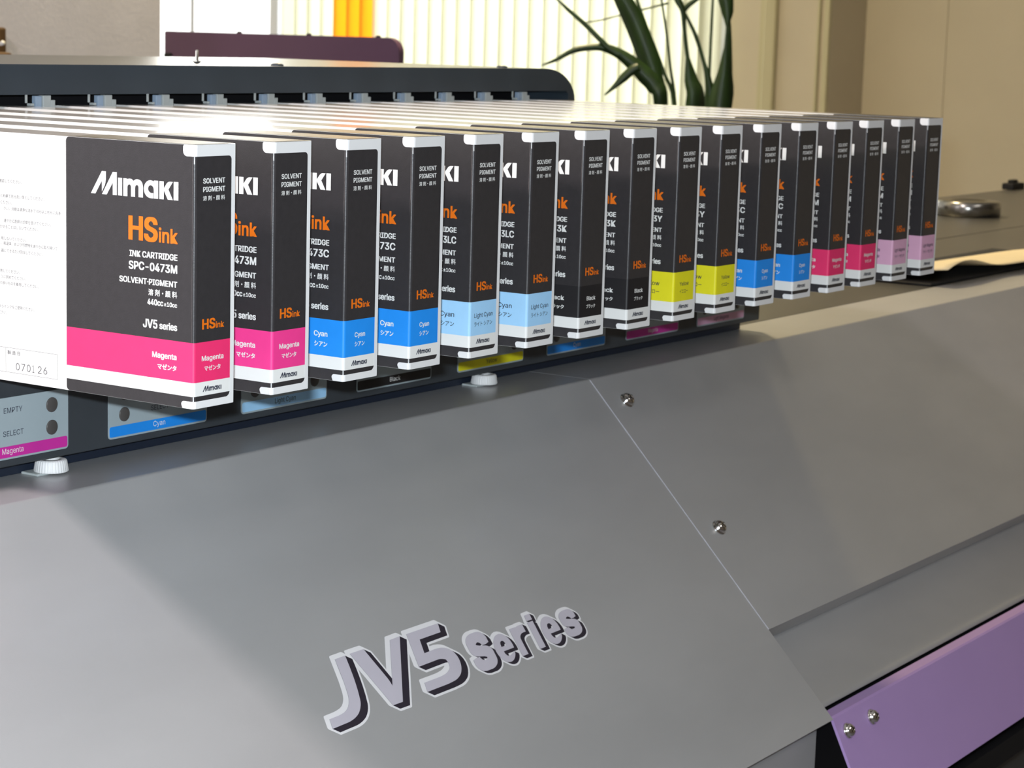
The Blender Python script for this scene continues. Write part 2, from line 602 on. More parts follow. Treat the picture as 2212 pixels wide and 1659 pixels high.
w1.box((XW + 0.03, 1.965, -0.75), (XW + 0.10, 5.7, -0.68)).box((XW + 0.03, 1.965, 1.28), (XW + 0.10, 5.7, 1.35))
w1.box((XW + 0.04, 3.50, -0.75), (XW + 0.09, 3.53, 1.35)).box((XW + 0.04, 3.83, -0.02), (XW + 0.07, 3.845, 1.35))
structure('window_1', w1, 'frame')

# vertical blinds in front of the window: each vane is hung slightly turned, its edges overlapping the next one
PITCH = 0.0476


def vane(mb, y, turn, width=0.060, bow=0.006):
    n = 5
    vs = []
    for k in range(n):
        u = -0.5 + k / (n - 1)
        a = turn
        yy = y + u * width * math.cos(a)
        xx = XW - 0.055 - u * width * math.sin(a) - bow * (1 - 4 * u * u)
        vs += [(xx, yy, -0.72), (xx, yy, 1.30)]
    th = 0.0006
    fs = []
    m = len(vs)
    vs2 = [(x + th, yy, z) for x, yy, z in vs]
    for k in range(n - 1):
        a = 2 * k
        fs += [[a, a + 2, a + 3, a + 1], [m + a, m + a + 1, m + a + 3, m + a + 2]]
    fs += [[0, 1, m + 1, m], [m - 2, 2 * m - 2, 2 * m - 1, m - 1]]
    mb.smooth = True
    mb.add(vs + vs2, fs)


blind = thing('vertical_blind', 'pale yellow vertical blind glowing with daylight behind the plant', 'blind', (XW - 0.055, 2.6, 1.30))
hr = MB().box((XW - 0.085, 1.97, 1.30), (XW - 0.025, 3.42, 1.34), 0.004)
hr.build('head_rail', 'frame', blind)
pale, yell = MB(), MB()
y = 1.99
while y < 3.41:
    is_y = 3.055 < y < 3.225
    vane(yell if is_y else pale, y, 0.30 + random.uniform(-0.05, 0.05), 0.060)
    y += PITCH
pale.build('vanes', 'blind', blind)
tag(yell.build('yellow_vanes', 'yellow_blind', blind), 'strip of strong yellow fabric vanes')

# ------------------------------------------------------------------ the printer
BY, BZ = 0.1425, -0.2          # the bend between the flat ledge and the sloping front
SU = Vector((0, -0.6943, -0.7197))
SN = Vector((0, -0.7197, 0.6943))
XL, XSEAM, XR = -0.55, 0.6042, 3.40


def slope(x, s, h=0.0):
    p = Vector((x, BY, BZ)) + SU * s + SN * h
    return (p.x, p.y, p.z)


def sy(s, h=0.0):
    p = slope(0, s, h)
    return (p[1], p[2])


printer = thing('wide_format_printer', 'large grey wide-format printer with a sloping front cover carrying the cartridge station', 'printer', (1.4, 0.35, FL))
rb = 0.0035                    # bend radius


def bend(h=0.0):
    """Rounded edge from ledge to slope."""
    t = rb * math.tan(math.radians(23))
    c = Vector((0, BY + t, BZ - rb))
    return [(c.y + (rb + h) * math.sin(-math.radians(a)), c.z + (rb + h) * math.cos(math.radians(a))) for a in (0, 11.5, 23, 34.5, 46)]


TH = 0.003
prof_a = [(0.2095, BZ)] + bend() + [sy(0.3135), sy(0.3135, -TH)] + [sy(0.006, -TH), (BY + 0.002, BZ - TH), (0.2095, BZ - TH)]
m_ = MB()
m_.prism(prof_a, XL, XSEAM - 0.0004)
front = m_.build('front_cover', 'cover', printer)
prof_b = [(0.2095, BZ)] + bend() + [sy(0.2337), sy(0.2337, -0.0285), sy(0.2307, -0.0285), sy(0.2307, -TH), sy(0.006, -TH), (BY + 0.002, BZ - TH), (0.2095, BZ - TH)]
m_ = MB()
m_.prism(prof_b, XSEAM + 0.0004, XR)
side = m_.build('side_cover', 'cover', printer)
# bare bright metal edge of the front cover along the seam
m_ = MB()
pr_ = [sy(0.001, 0.0005), sy(0.2337, 0.0004), sy(0.2337, -TH), sy(0.001, -TH)]
m_.prism(pr_, XSEAM - 0.0005, XSEAM + 0.0001)
tag(m_.build('cover_edge', 'bare_edge', front), 'thin bright metal edge along the seam')
# lower cover below the step, slightly hollow
N = 14
s0, s1 = 0.2315, 0.3015
top, bot = [], []
for i in range(N + 1):
    u = i / N
    h = -0.0280 + 0.0195 * u - 0.004 * math.sin(math.pi * u)
    top.append(sy(s0 + (s1 - s0) * u, h))
    bot.append(sy(s0 + (s1 - s0) * u, h - TH))
m_ = MB()
m_.smooth = True
m_.prism(top + bot[::-1], XSEAM - 0.012, XR, caps=False)
m_.build('lower_cover', 'cover', printer)
# lilac accent bar with its flat top lip
FZ = -0.4245
PD = Vector((0, -0.4265, -0.9045))
PNn = Vector((0, -0.9045, 0.4265))
pf = [(-0.0635, FZ), (-0.0725, FZ), (-0.0741, FZ - 0.0012)]
e = Vector((0, -0.0741, FZ)) + PD * 0.0775
pf += [(e.y, e.z), (e.y + 0.0019, e.z - 0.0009), (-0.0721, FZ - 0.0022), (-0.0635, FZ - 0.0018)]
m_ = MB()
m_.prism(pf, XSEAM + 0.0012, XR)
accent = m_.build('accent_bar', 'purple', printer)


def axis_mtx(p, n):
    q = Vector(n).normalized().to_track_quat('Z', 'Y')
    return Matrix.Translation(Vector(p)) @ q.to_matrix().to_4x4()


def pan_screw(mb, p, n, r=0.0052):
    mt = axis_mtx(p, n)
    mb.smooth = True
    mb.lathe([(0, -0.002), (r * 1.12, -0.0005), (r * 1.12, r * 0.16), (r, r * 0.20), (r * 0.97, r * 0.46), (r * 0.82, r * 0.74), (r * 0.52, r * 0.93), (r * 0.24, r * 1.0), (r * 0.2, r * 0.72), (0, r * 0.7)], 28, mt)
    # cross recess
    mb.smooth = False
    for a in (0.4, 0.4 + math.pi / 2):
        c, s = math.cos(a), math.sin(a)
        L, W = r * 0.55, r * 0.09
        pts = [(L * c - W * s, L * s + W * c), (-L * c - W * s, -L * s + W * c), (-L * c + W * s, -L * s - W * c), (L * c + W * s, L * s - W * c)]
        mb.cur = 1
        mb.add([(mt @ Vector((x, yy, r * 0.985)))[:] for x, yy in pts], [[0, 1, 2, 3]])
        mb.cur = 0


for xs, ss in ((0.6317, 0.0252), (0.6319, 0.1471)):
    m_ = MB()
    pan_screw(m_, slope(xs, ss), SN, 0.0056)
    m_.build('screw', ['chrome', 'inside'], side)
for xs in (0.6193, 0.6610):
    m_ = MB()
    p = Vector((xs, -0.0741, FZ)) + PD * 0.0138
    pan_screw(m_, p, PNn, 0.0052)
    m_.build('screw', ['chrome', 'inside'], accent)
# dark gap between lower cover and bar, cabinet, deck
m_ = MB()
m_.prism([(-0.056, -0.436), (-0.056, -0.52), (-0.080, -0.53), (-0.080, -0.55), (0.0, -0.55), (0.0, -0.43), (-0.03, -0.434)], XSEAM + 0.002, XR - 0.002)
m_.build('bar_bracket', 'inside', printer)
m_ = MB()
m_.box((XL + 0.004, -0.064, -0.80), (XSEAM - 0.001, 0.60, -0.4235), 0.003)
m_.build('left_cabinet', 'cover', printer)
m_ = MB()
m_.box((XSEAM + 0.001, -0.035, -0.80), (XR - 0.004, 0.60, -0.553), 0.003)
m_.build('lower_cabinet', 'deck', printer)
m_ = MB()
m_.prism([(0.2075, -0.2035), (BY, -0.2035), sy(0.22, -0.05), (0.03, -0.40), (0.03, -0.553), (0.60, -0.553), (0.60, -0.2035)], XL + 0.004, XR - 0.004)
m_.build('chassis', 'inside', printer)
m_ = MB()
m_.box((XL, 0.2103, -0.2035), (XR, 0.4470, -0.2), 0.0012)
m_.box((XL, 0.4490, -0.2035), (XR, 0.785, -0.2), 0.0012)
m_.box((XL, 0.60, -0.42), (XR, 0.785, -0.2034))
m_.build('top_deck', 'deck', printer)
m_ = MB()
m_.box((3.13, 0.772, -0.2), (3.19, 0.795, -0.188), 0.002).box((3.145, 0.778, -0.188), (3.17, 0.790, -0.182), 0.002)
m_.build('deck_bracket', 'inside', printer)
for x in (-0.40, 0.45, 2.0, 3.25):
    m_ = MB()
    m_.box((x - 0.04, 0.20, FL + 0.05), (x + 0.04, 0.30, -0.79), 0.004)
    m_.box((x - 0.035, -0.10, FL + 0.05), (x + 0.035, 0.62, FL + 0.11), 0.006)
    for yy in (-0.06, 0.57):
        m_.lathe([(0, FL), (0.025, FL), (0.025, FL + 0.05), (0, FL + 0.05)], 16, Matrix.Translation((x, yy, 0)))
    m_.build('leg', 'deck', printer)

# white knurled thumb screws on the ledge, each with a small metal clip under it
for kx, ky in ((0.0842, 0.1850), (0.5240, 0.1848)):
    m_ = MB()
    m_.smooth = True
    pr_ = [(0, 0.0002), (0.0098, 0.0002), (0.0100, 0.0008), (0.0091, 0.0064), (0.0084, 0.0072), (0.0052, 0.0074), (0.0045, 0.0064), (0.0038, 0.0046), (0, 0.0044)]
    m_.lathe([(r, z + BZ + 0.0012) for r, z in pr_], 168, Matrix.Translation((kx, ky, 0)), flute=0.00024, nfl=34)
    kn = m_.build('thumb_screw', 'white_plastic', printer)
    m_ = MB()
    m_.box((kx - 0.0125, ky - 0.002, BZ), (kx + 0.006, ky + 0.0115, BZ + 0.0014), 0.0004)
    m_.build('clip', 'rail', kn)

# the badge on the sloping front, in three printed layers
badge = bpy.data.objects.new('badge', None)
badge.location = printer.location
COL.objects.link(badge)
bl = [
    [(169.2, 144.3), (178.8, 144.2), (177.0, 150.8), (174.1, 159.8), (170.5, 168.5), (167.8, 173.8), (165.2, 176.7), (161.2, 179.7), (156.0, 181.6), (150.5, 182.5), (134.5, 182.7), (136.5, 176.8), (146.6, 176.7), (152.1, 175.9), (156.1, 174.0), (159.2, 171.3), (161.5, 167.8), (164.3, 160.7), (166.7, 152.9)],
    [(183.3, 144.1), (196.3, 144.2), (200.5, 167.4), (200.3, 171.6), (222.1, 144.3), (232.2, 144.1), (200.2, 183.0), (190.8, 182.8)],
    [(238.6, 144.3), (271.2, 144.4), (268.6, 150.4), (246.8, 150.4), (243.2, 159.6), (255.4, 159.4), (261.0, 160.0), (265.4, 161.8), (268.4, 164.8), (269.4, 169.0), (268.2, 173.6), (265.5, 177.4), (262.0, 180.2), (256.0, 182.4), (247.2, 183.0), (224.8, 182.9), (227.3, 176.9), (244.7, 177.0), (251.7, 176.2), (256.4, 174.0), (258.1, 170.8), (257.5, 167.9), (253.2, 166.3), (231.2, 166.4)],
]


def flip(lp):
    """Loops counter-clockwise, in mm, with up positive."""
    q = [(x, -s) for x, s in lp]
    ar = sum(q[i][0] * q[(i + 1) % len(q)][1] - q[(i + 1) % len(q)][0] * q[i][1] for i in range(len(q)))
    return q if ar > 0 else q[::-1]


SH = 0.203


def lean(g):
    return ([(a + SH * (b + 184.0), b) for a, b in g[0]], g[1])


def letter(ch, x0, x1, top, base):
    """A bold leaning small letter of the badge; the e is drawn, with its small eye and narrow slit."""
    if ch == 'e':
        w, h = x1 - x0, base - top

        def P(u, v):
            return (x0 + u * w, -base + v * h)
        out = [P(0.5 + 0.5 * math.cos(math.radians(a)), 0.5 + 0.5 * math.sin(math.radians(a))) for a in range(-9, 333, 9)]
        out += [P(0.93, 0.28), P(0.60, 0.20), P(0.46, 0.23), P(0.40, 0.31), P(0.38, 0.40), P(0.99, 0.40)]
        eye = [P(0.38, 0.56), P(0.66, 0.56), P(0.65, 0.66), P(0.60, 0.73), P(0.52, 0.75), P(0.44, 0.73), P(0.39, 0.66)]
        vs = out + eye
        n = len(out)
        c, _e, f, _a, _b, of = delaunay_2d_cdt([Vector(p) for p in vs], [], [list(range(n)), list(range(n, len(vs)))], 1, 1e-5)
        return lean(([tuple(p) for p in c], [list(q) for q, o in zip(f, of) if len(o) == 1]))
    return lean(boxed(ch, x0, x1, -base, -top, 0.068, 6))


shapes = [outline([soften(flip(l))]) for l in bl]
small = []
for ch, x0, x1, tp, bs in (('s', 278.6, 301.6, 158.0, 184.4), ('e', 303.7, 322.8, 164.5, 184.6), ('r', 326.6, 341.8, 163.9, 184.0), ('e', 358.0, 377.6, 164.5, 184.9), ('s', 381.2, 400.6, 164.9, 184.6)):
    small.append(letter(ch, x0, x1, tp, bs))
small.append(([(347.3, -183.8), (353.9, -183.8), (358.0, -164.3), (351.4, -164.2)], [[0, 1, 2, 3]]))
small.append(([(351.9, -163.2), (358.4, -163.3), (359.5, -158.9), (353.2, -159.1)], [[0, 1, 2, 3]]))


def onslope(h):
    return lambda a, b: slope(a / 1000, -b / 1000, h)


fm, dm, wm = MB(), MB(), MB()
for g in shapes + small:
    fm.map2d(g, onslope(0.00034))
dk, wt = [], []
for gs, dx, dy, rr in ((shapes, 4.0, -3.5, 1.5), (small, 2.7, -2.3, 1.25)):
    for g in gs:
        dk.append(sweep(g, dx, dy))
        wt.append(sweep(dilate(shift(g, -0.45 * dx, -0.45 * dy), rr, rr, 14), 1.45 * dx, 1.45 * dy))
dm.map2d(tidy(union(*pile(dk)), 0.03), onslope(0.00024))
wm.map2d(tidy(union(*pile(wt)), 0.03), onslope(0.00014))
wm.build('badge_outline', 'badge_white', badge)
dm.build('badge_shadow_letters', 'badge_dark', badge)
fm.build('badge_letters', 'badge_face', badge)
bpy.context.view_layer.update()
badge.parent = printer
badge.location = (0, 0, 0)

# ------------------------------------------------------------------ the cartridge station
PX, CW, CH, CL = 0.05946, 0.03057, 0.13, 0.407
SX0, SX1 = -0.0205, 0.9560
station = thing('ink_station', 'dark blue-grey rack on the printer holding sixteen ink cartridges side by side', 'ink rack', (0.47, 0.45, BZ))
m_ = MB()
m_.box((SX0 + 0.006, 0.1972, BZ + 0.0003), (SX1 - 0.004, 0.70, -0.1885))
m_.build('base_strip', 'base', station)
m_ = MB()
m_.box((SX0, 0.18, -0.1900), (SX1, 0.1905, -0.1335), 0.0008)
face = m_.build('face_panel', 'panel', station)
m_ = MB()
m_.box((SX0 + 0.002, 0.1903, -0.1885), (SX1 - 0.002, 0.45, -0.1302))
m_.build('tray', 'inside', station)
for xa, xb in ((SX0, SX0 + 0.010), (SX1 - 0.010, SX1)):
    m_ = MB()
    m_.prism([(0.1905, -0.19), (0.1905, -0.128), (0.386, -0.10), (0.386, -0.19)], xa, xb)
    m_.build('side_cheek', 'inside', station)
m_ = MB()
m_.box((SX0 + 0.006, 0.435, -0.19), (SX1 - 0.006, 0.718, 0.006))
m_.build('rear_housing', 'inside', station)


def arch(x0, x1, zt, zb, rx, rz):
    p = [(x0, zb)]
    p += [(x0 + rx - rx * math.cos(math.radians(a)), zt - rz + rz * math.sin(math.radians(a))) for a in range(0, 91, 9)]
    p += [(x1 - rx + rx * math.sin(math.radians(a)), zt - rz + rz * math.cos(math.radians(a))) for a in range(0, 91, 9)]
    p += [(x1, zb)]
    return p


outer = arch(SX0, SX1, 0.0285, -0.19, 0.052, 0.030)
inner = arch(SX0 + 0.010, SX1 - 0.012, 0.0080, -0.188, 0.006, 0.004)
n = len(outer)
vs, fs = [], []
for yy in (0.3850, 0.720):
    vs += [(x, yy, z) for x, z in outer] + [(x, yy, z) for x, z in inner]
for i in range(n - 1):
    a, b = i, i + 1
    fs += [[a, n + a, n + b, b], [2 * n + a, 2 * n + b, 3 * n + b, 3 * n + a], [a, b, 2 * n + b, 2 * n + a], [n + a, 3 * n + a, 3 * n + b, n + b]]
m_ = MB()
m_.add(vs, fs)
cover = m_.build('top_cover', 'navy', station)
for x, yy in ((0.2228, 0.40), (0.5385, 0.40), (0.8542, 0.40)):
    m_ = MB()
    m_.smooth = True
    m_.lathe([(0, 0.0275), (0.0052, 0.0280), (0.0050, 0.0296), (0.0032, 0.0304), (0, 0.0306)], 20, Matrix.Translation((x, yy, 0)))
    m_.build('screw', 'navy', cover)
# grey guide rails between the cartridges
for i in range(16):
    x = i * PX
    m_ = MB()
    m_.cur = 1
    m_.box((x - 0.0285, 0.3875, -0.129), (x - 0.0229, 0.3915, 0.0071), 0.0004)  # bluish strip colours in the shaded side of the rail
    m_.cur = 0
    m_.box((x - 0.0224, 0.3865, -0.129), (x - 0.0152, 0.3915, 0.0074), 0.0004)
    m_.box((x - 0.0152, 0.3865, -0.129), (x - 0.0112, 0.3915, 0.0042), 0.0004)
    m_.box((x - 0.0336, 0.3865, 0.0003), (x - 0.0310, 0.391, 0.0020), 0.0003)
    m_.box((x - 0.0374, 0.388, 0.0022), (x - 0.0356, 0.389, 0.0082), 0.0003)
    m_.build('guide_rail', ['rail', 'rail_shade'], station)

# the eight colour plates, one for each pair of cartridges
YP = 0.18


def onface(h):
    return lambda a, b: (a / 1000, YP - h, b / 1000)


def rrect(x0, x1, z0, z1, r, n=5):
    return arc(x1 - r, z1 - r, r, 0, 90, n) + arc(x0 + r, z1 - r, r, 90, 180, n) + arc(x0 + r, z0 + r, r, 180, 270, n) + arc(x1 - r, z0 + r, r, 270, 360, n)


def solid(mb, lp, fn_back, fn_front):
    n = len(lp)
    vs = [fn_back(*p) for p in lp] + [fn_front(*p) for p in lp]
    mb.add(vs, [[n + i for i in range(n)]] + [[i, (i + 1) % n, n + (i + 1) % n, n + i] for i in range(n)])


PLATES = ['violet_magenta', 'cyan', 'light_cyan', 'black', 'yellow', 'cyan', 'violet_magenta', 'light_magenta']
NAMEW = {'Magenta': 15.9, 'Cyan': 10.4, 'Light Cyan': 21.0, 'Black': 12.2, 'Yellow': 14.0, 'Light Magenta': 27.0}
for i, k in enumerate(PLATES):
    o = i * 118.92
    x0, x1 = 6.2 + o, 92.4 + o
    cx = (x0 + x1) / 2
    m_ = MB()
    solid(m_, rrect(x0, x1, -185.6, -150.5, 2.2), onface(-0.0002), onface(0.0005))
    plate = m_.build('label_plate', 'plate', station)
    m_ = MB()
    solid(m_, rrect(x0 + 0.9, x1 - 0.9, -184.5, -178.2, 1.2), onface(0.0003), onface(0.0007))
    strip = m_.build('color_strip', 'ink_' + k, plate)
    nm = INKS[k][1]
    m_ = MB()
    m_.map2d(line(nm, cx - NAMEW[nm] / 2, cx + NAMEW[nm] / 2, -182.4, 3.2), onface(0.0008))
    m_.build('color_name', INKS[k][3], plate)
    m_ = MB()
    m_.map2d(line('EMPTY', cx - 6.4, cx + 7.6, -159.3, 3.0), onface(0.0006))
    m_.map2d(line('SELECT', cx - 7.0, cx + 8.4, -172.4, 3.0), onface(0.0006))
    m_.build('lettering', 'dark_ink', plate)
    for bx in (x0 + 13.1, x1 - 13.0):
        for bz in (-158.6, -171.7):
            m_ = MB()
            m_.smooth = True
            mt = Matrix.Translation((bx / 1000, YP - 0.0004, bz / 1000)) @ Euler((math.pi / 2, 0, 0)).to_matrix().to_4x4()
            m_.lathe([(0.0043, 0), (0.0043, 0.0006), (0.0040, 0.0008), (0, 0.0007)], 32, mt)
            m_.build('button', 'button', plate)

# ------------------------------------------------------------------ the sixteen cartridges
RE = 1.4                       # rounding of the label's front edge, mm


def wrapfn(eps):
    """Label coordinates (mm; t<0 along the side, t>0 across the end, z) wrapped round the carton's front edge."""
    r = RE
    q = math.pi / 4 * r

    def fn(t, z):
        e = eps
        if t < -q:
            return (-e / 1000, (-t - q + r) / 1000, z / 1000)
        if t > q:
            return ((t - q + r) / 1000, -e / 1000, z / 1000)
        a = math.pi / 4 + t / r      # 0 at the side, 90 at the end
        return ((r - (r + e) * math.cos(a)) / 1000, (r - (r + e) * math.sin(a)) / 1000, z / 1000)
    return fn


Q = math.pi / 4 * RE


def ts(yv):                    # distance back from the front edge -> t
    return -(yv - RE + Q)


def te(xv):                    # distance across the end -> t
    return xv - RE + Q


def band(mb, z0, z1, ta, tb, fn):
    cols = [ta] + [-Q + 2 * Q * k / 6 for k in range(7)] + [tb]
    vs = [fn(t, z) for t in cols for z in (z0, z1)]
    mb.smooth = True
    mb.add(vs, [[2 * k, 2 * k + 2, 2 * k + 3, 2 * k + 1] for k in range(len(cols) - 1)])
    mb.smooth = False


def sideface(e):
    return lambda a, b: (-e / 1000, -a / 1000, b / 1000)


def endface(e):
    return lambda a, b: (a / 1000, -e / 1000, b / 1000)


WM = [   # the maker's lettering on the side, outlines in mm (distance back from the front edge, height)
    [[(69.3, -27.6), (61.7, -16.1), (58.9, -16.1), (58.9, -22.0), (61.7, -26.4), (61.7, -21.0), (66.1, -27.6)]],
    [[(61.6, -27.6), (54.2, -16.1), (51.4, -16.1), (51.4, -27.6), (54.2, -27.6), (54.2, -21.5), (58.3, -27.6)]],
    [[(50.6, -18.75), (47.8, -18.75), (47.8, -27.55), (50.6, -27.55)]],
    [[(47.0, -27.6), (47.0, -18.8), (44.9, -18.8), (44.5, -19.1), (42.6, -18.7), (41.0, -19.0), (40.2, -19.8), (38.8, -18.9), (37.0, -18.75), (35.2, -19.3), (34.1, -20.6), (33.7, -22.2), (33.7, -27.6), (36.7, -27.6), (36.7, -22.6), (37.2, -21.7), (38.1, -21.6), (38.8, -22.2), (39.0, -23.0), (39.0, -27.6), (41.8, -27.6), (41.8, -22.6), (42.3, -21.7), (43.2, -21.6), (44.0, -22.2), (44.2, -23.0), (44.2, -27.6)]],
    [[(23.6, -18.75), (26.5, -18.75), (26.5, -19.3), (27.8, -18.8), (29.2, -18.7), (31.0, -19.3), (32.6, -20.8), (33.3, -23.1), (32.7, -25.3), (31.2, -26.9), (29.2, -27.6), (26.8, -27.6), (26.8, -25.0), (28.6, -25.0), (29.8, -24.3), (30.4, -23.1), (30.0, -21.8), (28.8, -21.1), (27.6, -21.4), (26.7, -22.3), (26.5, -23.4), (26.5, -27.6), (23.6, -27.6)]],
    [[(22.8, -18.8), (19.9, -18.8), (19.9, -22.2), (17.2, -18.7), (13.9, -18.7), (16.8, -22.6), (13.9, -27.6), (17.2, -27.6), (19.9, -23.2), (19.9, -27.6), (22.8, -27.6)]],
    [[(13.4, -18.6), (10.3, -18.6), (10.3, -27.6), (13.4, -27.6)]],
]


def wordmark_geo():
    gs = []
    for letter_ in WM:
        lps = []
        for lp in letter_:
            q = [(-a, b) for a, b in lp]
            ar = sum(q[i][0] * q[(i + 1) % len(q)][1] - q[(i + 1) % len(q)][0] * q[i][1] for i in range(len(q)))
            lps.append(soften(q if ar > 0 else q[::-1], 2, 56))
        gs.append(outline(lps))
    return gs


WMG = wordmark_geo()


def wordmark_at(x0, x1, z0, z1, thin=False):
    out = []
    for vs_, fs_ in WMG:
        out.append(([(x0 + (a + 69.3) / 59.0 * (x1 - x0), z0 + (b + 27.6) / 11.5 * (z1 - z0)) for a, b in vs_], fs_))
    return out


shared = {}


def once(key, fn):
    """Meshes that all cartridges share are built once."""
    if key not in shared:
        shared[key] = fn()
    return shared[key]


def link(name, me, parent, label=None):
    o = bpy.data.objects.new(name, me)
    COL.objects.link(o)
    o.parent = parent
    if label: o['label'] = label
    return o


def mesh_of(mb, name, mats):
    o = mb.build(name, mats)
    me = o.data
    for v in me.vertices:
        v.co.z -= Z0
    bpy.data.objects.remove(o)
    return me


def carton_mesh():
    b = MB()
    bmx = bmesh.new()
    bmesh.ops.create_cube(bmx, size=1.0)
    for v in bmx.verts:
        v.co = Vector(((v.co.x + 0.5) * CW, (v.co.y + 0.5) * CL, (v.co.z - 0.5) * CH))
    vert = [e for e in bmx.edges if abs(e.verts[0].co.z - e.verts[1].co.z) > 0.05]
    bmesh.ops.bevel(bmx, geom=vert, offset=RE / 1000, segments=6, profile=0.5, affect='EDGES')
    long_ = [e for e in bmx.edges if all(v.co.x > CW - 1e-5 for v in e.verts) and abs(e.verts[0].co.y - e.verts[1].co.y) > 0.2]
    bmesh.ops.bevel(bmx, geom=long_, offset=0.0011, segments=4, profile=0.5, affect='EDGES')
    b.bm(bmx)
    me = mesh_of(b, 'carton', 'carton')
    return me


def endcap_mesh():
    """The moulded white rim round the end: top strip with its rounded side tab, right strip, bottom strip and tab."""
    b = MB()
    e = 0.42
    sf, ef = sideface(e), endface(e)
    w = wrapfn(e)
    tab = [(-RE, -0.15), (-RE, -5.7)] + [(-(4.6 + 2.6 * math.sin(math.radians(a))), -(3.1 + 2.6 * math.cos(math.radians(a)))) for a in range(0, 91, 15)] + [(-7.2, -0.9), (-6.5, -0.15)]
    b.add([sf(*p) for p in tab], [list(range(len(tab)))[::-1]])
    tab2 = [(-RE, -126.2)] + [(-RE, -129.85), (-6.9, -129.85)] + [(-(5.9 + 1.75 * math.cos(math.radians(a))), -(128.0 - 1.75 * math.sin(math.radians(a)))) for a in range(0, 91, 15)]
    b.add([sf(*p) for p in tab2], [list(range(len(tab2)))[::-1]])
    band(b, -5.7, -0.15, -Q, Q, w)
    band(b, -129.85, -126.2, -Q, Q, w)
    x1 = CW * 1000 - 1.4
    strip = [(RE, -0.15), (RE, -5.7)] + arc(24.4, -7.7, 2.0, 90, 0, 5) + arc(23.4, -123.2, 3.0, 0, -90, 5) + [(RE, -126.2), (RE, -129.85), (x1 - 0.5, -129.85), (x1, -129.5), (x1, -0.5), (x1 - 0.5, -0.15)]
    b.add([ef(*p) for p in strip], [list(range(len(strip)))])
    return mesh_of(b, 'end_rim', 'white_plastic')


def label_mesh():
    b = MB()
    e = 0.16
    sf, ef, w = sideface(e), endface(e), wrapfn(e)
    s = [(-RE, -5.2), (-4.6, -5.2)] + [(-7.0, -3.0), (-6.6, -0.12)]
    s = [(-RE, -0.12)] + [(-84.7, -0.12)] + [(-84.7 - 2.1 * math.sin(math.radians(a)), -2.2 + 2.1 * math.cos(math.radians(a))) for a in range(15, 91, 15)]
    s += [(-84.7 - 2.1 * math.cos(math.radians(a)), -127.8 - 2.1 * math.sin(math.radians(a))) for a in range(0, 91, 15)] + [(-RE, -129.9)]
    b.add([sf(*p) for p in s], [list(range(len(s)))])
    band(b, -129.9, -0.12, -Q, Q, w)
    p = [(RE, -0.12), (RE, -129.9), (27.5, -129.9), (27.5, -0.12)]
    b.add([ef(*q) for q in p], [[0, 1, 2, 3]])
    # the printed film goes on over the carton's top and bottom
    W = CW * 1000
    b.add([(0.0004, 0.0013, e / 1000), (W / 1000 - 0.0006, 0.0013, e / 1000), (W / 1000 - 0.0006, 0.0865, e / 1000), (0.0004, 0.0865, e / 1000)], [[0, 1, 2, 3]])
    b.add([(0.0004, 0.0013, -CH - e / 1000), (W / 1000 - 0.0006, 0.0013, -CH - e / 1000), (W / 1000 - 0.0006, 0.0865, -CH - e / 1000), (0.0004, 0.0865, -CH - e / 1000)], [[3, 2, 1, 0]])
    return mesh_of(b, 'label', 'label')


def side_lettering(code):
    b = MB()
    f = sideface(0.30)
    for s, x0, x1, base, cap in (('INK CARTRIDGE', -42.8, -10.7, -57.25, 3.1), ('SPC-0473' + code, -43.3, -10.8, -63.6, 4.1),
                                 ('SOLVENT·PIGMENT', -49.7, -10.8, -70.5, 2.95), ('440cc', -30.6, -20.0, -80.5, 3.0), ('±10cc', -19.5, -10.8, -80.4, 2.2),
                                 ('JV5', -33.6, -23.8, -92.1, 4.4), ('series', -22.5, -10.7, -92.0, 3.5)):
        b.map2d(line(s, x0, x1, base, cap, 0.052), f)
    b.map2d(boxed('溶 剤・顔 料', -30.0, -10.8, -75.8, -72.5, 0.016), f)
    return mesh_of(b, 'lettering', 'white_ink')


def hs(b, f, x0, x1, base, hcap, split):
    xs = x0 + (x1 - x0) * split
    b.map2d(line('HS', x0, xs, base, hcap, 0.062, 5, 0.45), f)
    b.map2d(line('ink', xs + (x1 - x0) * 0.02, x1, base, hcap * 0.60, 0.042), f)


def side_logo():
    b = MB()
    hs(b, sideface(0.30), -43.5, -10.6, -49.0, 12.0, 0.60)
    return mesh_of(b, 'ink_logo', 'orange_ink')


def end_logo():
    b = MB()
    hs(b, endface(0.30), 5.7, 21.9, -90.7, 5.1, 0.60)
    return mesh_of(b, 'ink_logo', 'orange_ink')


def side_word():
    b = MB()
    for g in WMG:
        b.map2d(g, sideface(0.30))
    return mesh_of(b, 'wordmark', 'white_ink')


def end_word():
    b = MB()
    for g in wordmark_at(6.4, 20.3, -121.9, -119.1):
        b.map2d(g, endface(0.30))
    return mesh_of(b, 'wordmark', 'dark_ink')


def end_lettering():
    b = MB()
    f = endface(0.30)
    b.map2d(line('SOLVENT', 5.8, 21.9, -18.9, 2.5, 0.045), f)
    b.map2d(line('PIGMENT', 5.8, 22.0, -23.05, 2.5, 0.045), f)
    b.map2d(boxed('溶 剤・顔 料', 5.8, 21.8, -27.3, -24.9, 0.012), f)
    return mesh_of(b, 'end_lettering', 'white_ink')


SIDEW = {'Magenta': (16.3, 12.7), 'Cyan': (9.4, 9.0), 'Light Cyan': (21.5, 20.5), 'Black': (12.0, 12.0), 'Yellow': (13.6, 12.0), 'Light Magenta': (29.5, 23.0)}
ENDW = {'Magenta': (16.1, 11.9), 'Cyan': (9.2, 8.6), 'Light Cyan': (18.9, 18.4), 'Black': (10.4, 10.6), 'Yellow': (12.4, 11.0), 'Light Magenta': (20.5, 18.5)}


